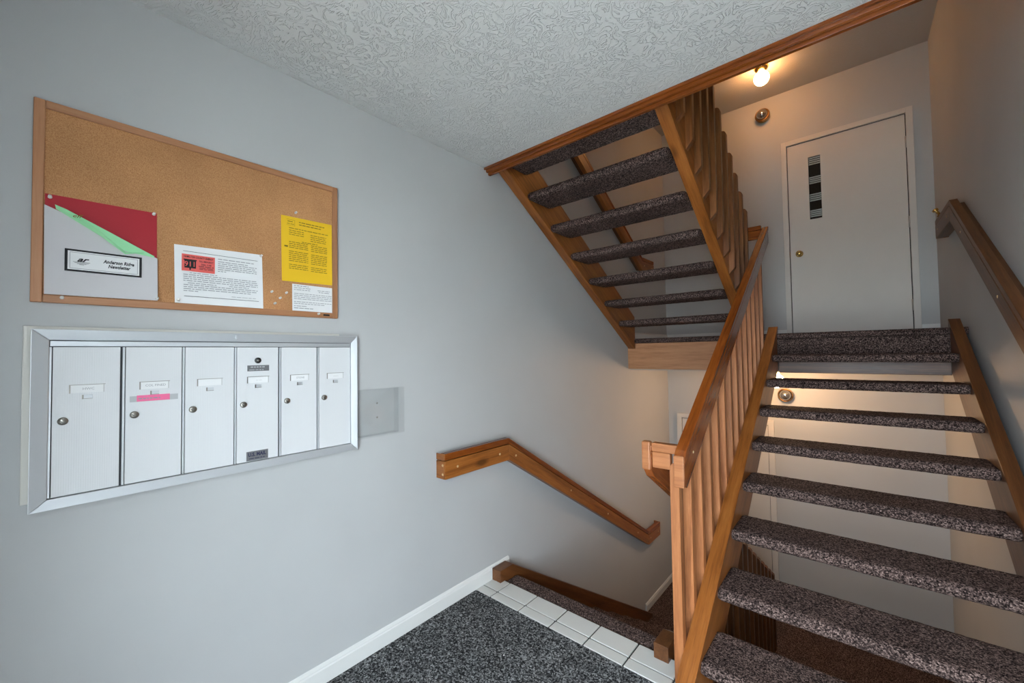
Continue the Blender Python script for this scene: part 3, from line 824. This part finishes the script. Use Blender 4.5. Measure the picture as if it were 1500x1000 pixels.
# ================================================================== BULLETIN BOARD
bb = thing('bulletin_board', (0, 0.437, 1.59), 'cork bulletin board in an oak-look frame on the left wall', 'bulletin board')
Y0, Y1, Z0, Z1, FWD = -0.0174, 0.8905, 1.5895, 2.190, 0.0235
box('cork_panel', 0.0, 0.011, Y0 + .01, Y1 - .01, Z0 + .01, Z1 - .01, cork('tan_cork'), bb)
def rail4(name, a, b, vertical):
    if vertical:
        o = box(name, 0.0, 0.018, a, b, Z0, Z1, M['wood_frame'], bb, 0.0025, 'z')
    else:
        o = box(name, 0.0, 0.018, Y0 + FWD, Y1 - FWD, a, b, M['wood_frame'], bb, 0.0025, 'y')
    return o
rail4('frame_rail', Y0, Y0 + FWD, True); rail4('frame_rail', Y1 - FWD, Y1, True)
rail4('frame_rail', Z1 - FWD, Z1, False); rail4('frame_rail', Z0, Z0 + FWD, False)
box('maker_plate', 0.018, 0.0188, 0.8244, 0.8519, 1.5985, 1.6060, M['black'], bb, 0.0003)

# newsletter pocket: red folder back, pale front pocket cut on the diagonal, title label
nl = thing('newsletter_pocket', (0.012, 0.135, 1.612), 'red folder pocket titled Anderson Ridge Newsletter pinned to the cork board', 'folder')
sheet('red_back', [(0.008, 1.9123), (0.2596, 1.9153), (0.2625, 1.617), (0.009, 1.6145)], 0.0125, M['red_paper'], nl, 0.001, 0.0015, 1)
def pocket_x(y, z): return 0.0195 + 0.010 * max(0.0, (z - 1.612) / 0.26)
pv = [(0.0068, 1.8752), (0.0279, 1.8660), (0.1440, 1.8130), (0.2607, 1.7580), (0.2634, 1.6164), (0.1360, 1.6148), (0.0093, 1.6140)]
bm = bmesh.new(); og = Vector((0.02, 0.13, 1.72))
a = [bm.verts.new(Vector((pocket_x(*p), *p)) - og) for p in pv]; b = [bm.verts.new(Vector((pocket_x(*p) - .0012, *p)) - og) for p in pv]
bm.faces.new(a); bm.faces.new(b[::-1])
for i in range(len(pv)):
    j = (i + 1) % len(pv); bm.faces.new((a[i], b[i], b[j], a[j]))
link('front_pocket', finish(bm, M['card_paper']), nl, Matrix.Translation(og))
xl_ = 0.0275
lab = box('title_label', xl_ - .004, xl_, 0.0488, 0.2210, 1.6880, 1.7545, M['ink'], nl)
box('label_card', xl_, xl_ + .0003, 0.0548, 0.2150, 1.6930, 1.7490, M['paper'], lab)
bars('label_border', [(0.0588, 0.2110, 1.7445, 1.7458), (0.0588, 0.2110, 1.6962, 1.6975), (0.0588, 0.0600, 1.6962, 1.7458), (0.2098, 0.2110, 1.6962, 1.7458)], xl_ + .0006, M['ink_grey'], lab)
wall_text('lettering', 'Anderson Ridge', 0.0150, xl_ + .0007, 0.1665, 1.7265, M['ink'], lab, 0.072, 0.25, 0.0005)
wall_text('lettering', 'Newsletter', 0.0150, xl_ + .0007, 0.1670, 1.7125, M['ink'], lab, 0.052, 0.25, 0.0005)
# little crest: two looping strokes above stacked swooshes
cr = []
for k, (w, z) in enumerate([(0.036, 1.7170), (0.030, 1.7142), (0.020, 1.7116), (0.010, 1.7092)]): cr.append((0.084 - w / 2, 0.084 + w / 2, z - .0009, z + .0007))
bars('crest_lines', cr, xl_ + .0007, M['ink_grey'], lab)
wall_text('crest', 'ar', 0.020, xl_ + .0008, 0.084, 1.7245, M['ink'], lab, 0.026, 0.5, 0.0006)
# green sheet folded out of the pocket
gp = thing('green_paper', (0.025, 0.14, 1.76), 'folded light green paper sticking out of the newsletter pocket', 'paper')
def ply(name, pts, mat, parent, th=0.0007):
    bm = bmesh.new(); og = Vector(pts[0])
    a = [bm.verts.new(Vector(p) - og) for p in pts]; b = [bm.verts.new(Vector((p[0] - th, p[1], p[2])) - og) for p in pts]
    bm.faces.new(a); bm.faces.new(b[::-1])
    for i in range(len(pts)):
        j = (i + 1) % len(pts); bm.faces.new((a[i], b[i], b[j], a[j]))
    bmesh.ops.triangulate(bm, faces=[f for f in bm.faces if len(f.verts) > 4])
    return link(name, finish(bm, mat), parent, Matrix.Translation(og))
ply('back_leaf', [(0.0300, 0.0276, 1.8800), (0.0310, 0.0500, 1.8715), (0.0310, 0.1500, 1.8190), (0.0300, 0.2310, 1.7750), (0.0300, 0.2525, 1.7640), (0.0300, 0.2500, 1.7590), (0.0305, 0.1800, 1.7680), (0.0310, 0.0830, 1.8480), (0.0300, 0.0298, 1.8670)], M['green_paper'], gp)
ply('folded_leaf', [(0.0320, 0.0480, 1.8650), (0.0340, 0.0900, 1.8460), (0.0350, 0.1815, 1.7640), (0.0345, 0.2300, 1.7720), (0.0330, 0.2220, 1.7690), (0.0380, 0.1795, 1.7570), (0.0370, 0.0800, 1.8400), (0.0335, 0.0420, 1.8610)], M['green_paper'], gp)
wall_text('lettering', 'eff', 0.016, 0.0355, 0.071, 1.8545, M['ink_olive'], gp, 0.022, 0.4)

# emergency notice
en = thing('emergency_notice', (0.0125, 0.445, 1.615), 'white notice with a red 911 box pinned to the cork board', 'notice')
sheet('page', [(0.3062, 1.8194), (0.5817, 1.8283), (0.5869, 1.6135), (0.3097, 1.6144)], 0.0122, M['paper'], en, 0.0007, 0.0022, 3)
ex = 0.0158
rb_ = box('red_box', ex - .001, ex, 0.3275, 0.4245, 1.7300, 1.7900, M['salmon'], en)
wall_text('lettering', 'HAMILTON COUNTY ENERGY', 0.0098, ex + .0004, 0.376, 1.7810, M['ink'], rb_, 0.086, 0, 0.0003)
wall_text('lettering', '911', 0.0255, ex + .0008, 0.3513, 1.7545, M['salmon'], rb_, 0.0285, 0, 0.0002)
bars('number_panel', [(0.3325, 0.3700, 1.7680, 1.7725), (0.3350, 0.3680, 1.7410, 1.7680), (0.3490, 0.3535, 1.7345, 1.7410)], ex + .0003, M['ink'], rb_)
wall_text('lettering', 'FULL EMERGENCY', 0.0082, ex + .0004, 0.3985, 1.7690, M['ink'], rb_, 0.042, 0, 0.0002)
wall_text('lettering', 'DIAL 11:00', 0.0082, ex + .0004, 0.3985, 1.7580, M['ink'], rb_, 0.030, 0, 0.0002)
bars('small_print', words(0.376, 0.421, 1.7500, .0022, 5) + words(0.378, 0.421, 1.7448, .0018, 6) + words(0.378, 0.420, 1.7400, .0018, 7), ex + .0004, M['ink'], rb_)
L = [(0.331, 0.565, 1.7995, 1.8008), (0.335, 0.570, 1.6395, 1.6410)]
bars('rule', L, ex + .0002, M['ink'], en)
L = words(0.434, 0.555, 1.7855, .0028, 11)
for i in range(5): L += words(0.434, 0.562 - (0.03 if i == 0 else 0), 1.7760 - i * .0072, .0026, 20 + i)
L += words(0.434, 0.460, 1.7400, .0026, 31)
L += words(0.350, 0.432, 1.7230, .0024, 32)
for i in range(4): L += words(0.332, 0.566, 1.7225 - .0066 - i * .0072, .0026, 40 + i)
L += words(0.345, 0.430, 1.6865, .0024, 46) + words(0.470, 0.535, 1.6870, .0024, 47)
for i in range(3): L += words(0.333, 0.566 - (0.02 if i == 2 else 0), 1.6795 - i * .0072, .0026, 50 + i)
L += words(0.333, 0.375, 1.6580, .0026, 60) + words(0.478, 0.560, 1.6490, .0016, 61)
bars('body_text', L, ex + .0002, M['ink_grey'], en)

# yellow notice
yn_ = thing('yellow_notice', (0.0125, 0.76, 1.736), 'bright yellow printed sheet pinned at the right of the cork board', 'notice')
sheet('page', [(0.6515, 2.0091), (0.8640, 2.0137), (0.8662, 1.7390), (0.6553, 1.7351)], 0.0122, M['yellow_paper'], yn_, 0.0007, 0.0022, 5)
L = [(0.672, 0.705, 1.9960, 1.9968), (0.672, 0.705, 1.9720, 1.9728), (0.7045, 0.7053, 1.972, 1.9968)]
L += words(0.676, 0.700, 1.9870, .003, 70) + words(0.674, 0.702, 1.9775, .0022, 71)
L += words(0.722, 0.830, 1.9905, .0035, 72) + words(0.722, 0.815, 1.9800, .0035, 73) + words(0.682, 0.846, 1.9600, .0028, 74)
for i in range(3): L += words(0.682, 0.742, 1.9500 - i * .0085, .0026, 80 + i)
for i in range(4): L += words(0.770, 0.838, 1.9450 - i * .0085, .0026, 85 + i)
L += words(0.734, 0.800, 1.9080, .0028, 90)
for i in range(15):
    if i in (4, 11): continue
    L += words(0.682, 0.760, 1.9020 - i * .0080, .0026, 100 + i)
    L += words(0.772, 0.842, 1.9000 - i * .0080, .0026, 130 + i)
L += [(0.664, 0.678, 1.8790, 1.8850)]
bars('body_text', L, 0.0160, M['ink_olive'], yn_)

# small notice
sn = thing('small_notice', (0.0125, 0.78, 1.613), 'small white half-sheet notice below the yellow sheet', 'notice')
sheet('page', [(0.6957, 1.7269), (0.8660, 1.7260), (0.8660, 1.6140), (0.6966, 1.6140)], 0.0122, M['paper'], sn, 0.0007, 0.0022, 8)
L = words(0.702, 0.762, 1.7180, .003, 160) + words(0.702, 0.775, 1.7100, .0025, 161) + words(0.702, 0.768, 1.7020, .0025, 162) + words(0.800, 0.855, 1.7060, .0025, 163) + words(0.805, 0.850, 1.6985, .0025, 164)
for i in range(4): L += words(0.702, 0.862, 1.6860 - i * .0075, .0024, 170 + i)
for i in range(2): L += words(0.702, 0.862 if i == 0 else 0.83, 1.6510 - i * .0075, .0024, 180 + i)
L += words(0.702, 0.758, 1.6330, .0024, 190) + words(0.702, 0.785, 1.6240, .003, 191)
bars('body_text', L, 0.0160, M['ink_grey'], sn)

# push pins
PIN = lathe_mesh([(0.0, 0.0), (0.0012, 0.0), (0.0012, 0.004), (0.0048, 0.0045), (0.0048, 0.006), (0.0026, 0.0075), (0.0024, 0.011), (0.0042, 0.013), (0.0042, 0.0145), (0.0, 0.015)], M['pin'], 12)
for (y, z, x, lb, g) in [
    (0.0177, 1.9009, 0.0145, 'clear push pin in the left corner of the red folder', None),
    (0.2510, 1.9078, 0.0145, 'clear push pin in the upper right corner of the red folder', None),
    (0.0449, 1.6045, 0.018, 'pale push pin in the bottom board frame under the red folder', None),
    (0.2600, 1.6215, 0.0215, 'clear push pin at the lower right of the newsletter pocket', None),
    (0.6713, 1.6840, 0.011, 'topmost of the three spare pins nearest the small white notice', 'spare pins in bare cork between the notices'),
    (0.6475, 1.6604, 0.011, 'middle spare pin left of the small white notice', 'spare pins in bare cork between the notices'),
    (0.6278, 1.6366, 0.011, 'lowest spare pin left of the small white notice', 'spare pins in bare cork between the notices'),
    (0.6160, 1.6830, 0.011, 'spare pin in bare cork nearest the 911 notice', 'spare pins in bare cork between the notices'),
    (0.7080, 2.0289, 0.011, 'clear push pin in bare cork just above the yellow sheet', None),
    (0.8005, 1.6041, 0.018, 'white push pin in the bottom frame beside the black maker plate', None),
    (0.5760, 1.8215, 0.0135, 'clear push pin in the upper right corner of the 911 notice', None),
    (0.3180, 1.6230, 0.0135, 'clear push pin in the lower left corner of the 911 notice', None)]:
    tag(link('push_pin', PIN, None, axis_mat((x, y, z), (1, 0, 0.15))), lb, 'push pin', g)

# ================================================================== MAILBOXES
mb = thing('mailbox_bank', (0, 0.48, 0.985), 'wall-mounted aluminium bank of six mailboxes under the bulletin board', 'mailbox')
box('backing_board', 0.0, 0.012, -0.029, 0.900, 1.010, 1.520, M['cream'], mb, 0.002)
XF = 0.040
oy0, oy1, oz0, oz1 = -0.0137, 0.9725, 0.9875, 1.510
iy0, iy1, iz0, iz1 = 0.0215, 0.9465, 1.0165, 1.4785
xi = 0.030
def mitre(name, O, I):
    """one mitred side of the frame: outer edge O0-O1, inner edge I0-I1 in (y, z); the face slopes inward"""
    v = []
    for (p, q) in ((O[0], O[1]), (I[0], I[1])):
        xo = XF if p in O else xi
        for s in (p, q):
            v.append((xo, *s)); v.append((0.012 if p in O else 0.012, *s))
    # order: O0 front, O0 back, O1 front, O1 back, I0 front, I0 back, I1 front, I1 back
    f = [(0, 2, 6, 4), (1, 5, 7, 3), (0, 1, 3, 2), (4, 6, 7, 5), (0, 4, 5, 1), (2, 3, 7, 6)]
    return mesh_from(name, v, f, M['alu'], mb, v[0], bev=0.0015)
OC = [(oy0, oz0), (oy1, oz0), (oy1, oz1), (oy0, oz1)]; IC = [(iy0, iz0), (iy1, iz0), (iy1, iz1), (iy0, iz1)]
for i in range(4):
    j = (i + 1) % 4
    mitre('frame_side', (OC[i], OC[j]), (IC[i], IC[j]))
box('inner_back', 0.0125, 0.0135, iy0 - .004, iy1 + .004, iz0 - .004, iz1 + .004, M['gap_shade'], mb)  # dark sheet stands in for the shade between and around the doors
box('header_strip', 0.0135, 0.0255, iy0 + .0015, iy1 - .001, 1.4605, iz1 - .002, M['alu'], mb, 0.001)
box('latch_tab', XF - .004, XF + .004, 0.484, 0.494, 1.488, 1.503, M['alu'], mb, 0.001)
edges = [(0.029, 0.173), (0.186, 0.329), (0.339, 0.485), (0.495, 0.639), (0.651, 0.793), (0.804, 0.9455)]
LOCK = lathe_mesh([(0, 0), (0.0115, 0), (0.0115, 0.004), (0.0095, 0.0065), (0.0, 0.0068)], M['lock'], 24)
LOCKB = lathe_mesh([(0, 0), (0.0115, 0), (0.0115, 0.004), (0.0095, 0.0065), (0.0, 0.0068)], M['black'], 24)
KEY = box_mesh(0.0012, 0.0022, 0.0080, M['black'])
names = ['HWC', 'COL FINED', '', '-- ---', 'STONE', '-------']
doorm = {}
for i, (a, b) in enumerate(edges):
    yc = (a + b) / 2
    xd = 0.0225
    dm = box('door', 0.0135, xd, a, b, 1.0185, 1.4585, M['alu_door'], mb, 0.0012)
    dm['label'] = 'mailbox door ' + ['leftmost with name card', 'with pink tape', 'with blank card', 'with two locks and dark plates', 'second from the right', 'rightmost'][i]
    box('edge_strip', 0.0135, xd + .001, a - .0075, a - .002, 1.0185, 1.4585, M['alu'], dm, 0.0008)
    # raised name card holder: thin bezel, card, lettering
    n0, n1, zc = a + 0.034, a + 0.108, 1.331
    box('name_card', xd, xd + .0006, n0 + .003, n1 - .002, zc - .0115, zc + .0115, M['paper'], dm)
    bars('card_holder', [(n0 - .001, n1 + .003, zc + .0120, zc + .0136), (n0 - .001, n0 + .0022, zc - .0120, zc + .0120), (n1 - .001, n1, zc - .012, zc + .012)], xd + .0009, M['lock'], dm)
    if names[i]: wall_text('lettering', names[i], 0.0105, xd + .0009, n0 + .040, zc, M['ink_grey'], dm)
    # coin-slot window under the card
    box('view_slot', xd, xd + .0012, a + .060, a + .083, 1.300, 1.313, M['alu'], dm, 0.0004)
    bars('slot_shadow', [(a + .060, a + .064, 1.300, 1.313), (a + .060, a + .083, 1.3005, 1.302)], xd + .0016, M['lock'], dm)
    lk = link('lock', LOCK, dm, axis_mat((xd, a + 0.0215, 1.2385), (1, 0, 0)))
    link('keyway', KEY, lk, Matrix.Translation((xd + .0068, a + 0.0175, 1.2385)) @ Matrix.Rotation(0.9, 4, 'X'))
    doorm[i] = dm
xd = 0.0225
tp = box('tape', xd, xd + .0004, 0.196, 0.319, 1.2795, 1.2985, M['tape'], doorm[1])
pk = box('pink_tape', xd + .0004, xd + .0009, 0.213, 0.297, 1.2800, 1.3000, M['pink'], doorm[1])
bars('handwriting', words(0.217, 0.272, 1.2870, .004, 300, .004, .012), xd + .0011, M['ink_grey'], doorm[1])
link('master_lock', LOCKB, doorm[3], axis_mat((xd, 0.565, 1.407), (1, 0, 0)))
link('master_core', lathe_mesh([(0, 0), (0.0045, 0), (0.004, 0.001), (0, 0.0012)], M['lock'], 16), doorm[3], axis_mat((xd + .0068, 0.565, 1.407), (1, 0, 0)))
box('maker_plate', xd, xd + .001, 0.529, 0.605, 1.3655, 1.3880, M['plate'], doorm[3])
bars('plate_text', words(0.540, 0.592, 1.3790, .0045, 310, .005, .012) + words(0.535, 0.585, 1.3690, .0030, 311), xd + .0013, M['tape'], doorm[3])
box('mail_plate', xd, xd + .001, 0.527, 0.602, 1.0205, 1.0560, M['plate'], doorm[3])
wall_text('lettering', 'U.S. MAIL', 0.0190, xd + .0013, 0.5635, 1.0430, M['ink_navy'], doorm[3], 0.062, 0, 0.0008)
bars('plate_text', words(0.536, 0.590, 1.0270, .0028, 312), xd + .0013, M['ink_navy'], doorm[3])

# ================================================================== ACRYLIC BROCHURE HOLDER
ah = thing('brochure_holder', (0, 1.11, 1.022), 'empty clear acrylic brochure holder on the wall beside the mailboxes', 'holder')
AX = 0.042
box('back_plate', 0.0006, 0.0030, 0.990, 1.252, 1.020, 1.255, M['acrylic'], ah, 0.0008)
box('front_plate', AX - .0025, AX, 0.985, 1.190, 1.038, 1.258, M['acrylic'], ah, 0.0008)
box('side_plate', 0.003, AX, 1.189, 1.1915, 1.038, 1.258, M['acrylic'], ah, 0.0006)
box('side_plate', 0.003, AX, 0.983, 0.9855, 1.038, 1.258, M['acrylic'], ah, 0.0006)
box('bottom_plate', 0.003, AX, 0.985, 1.190, 1.035, 1.0385, M['acrylic'], ah, 0.0006)
for z in (1.185, 1.115):
    link('screw', lathe_mesh([(0, 0), (0.0045, 0), (0.0035, 0.0015), (0, 0.002)], M['lock'], 10), ah, axis_mat((0.003, 1.095, z), (1, 0, 0)))
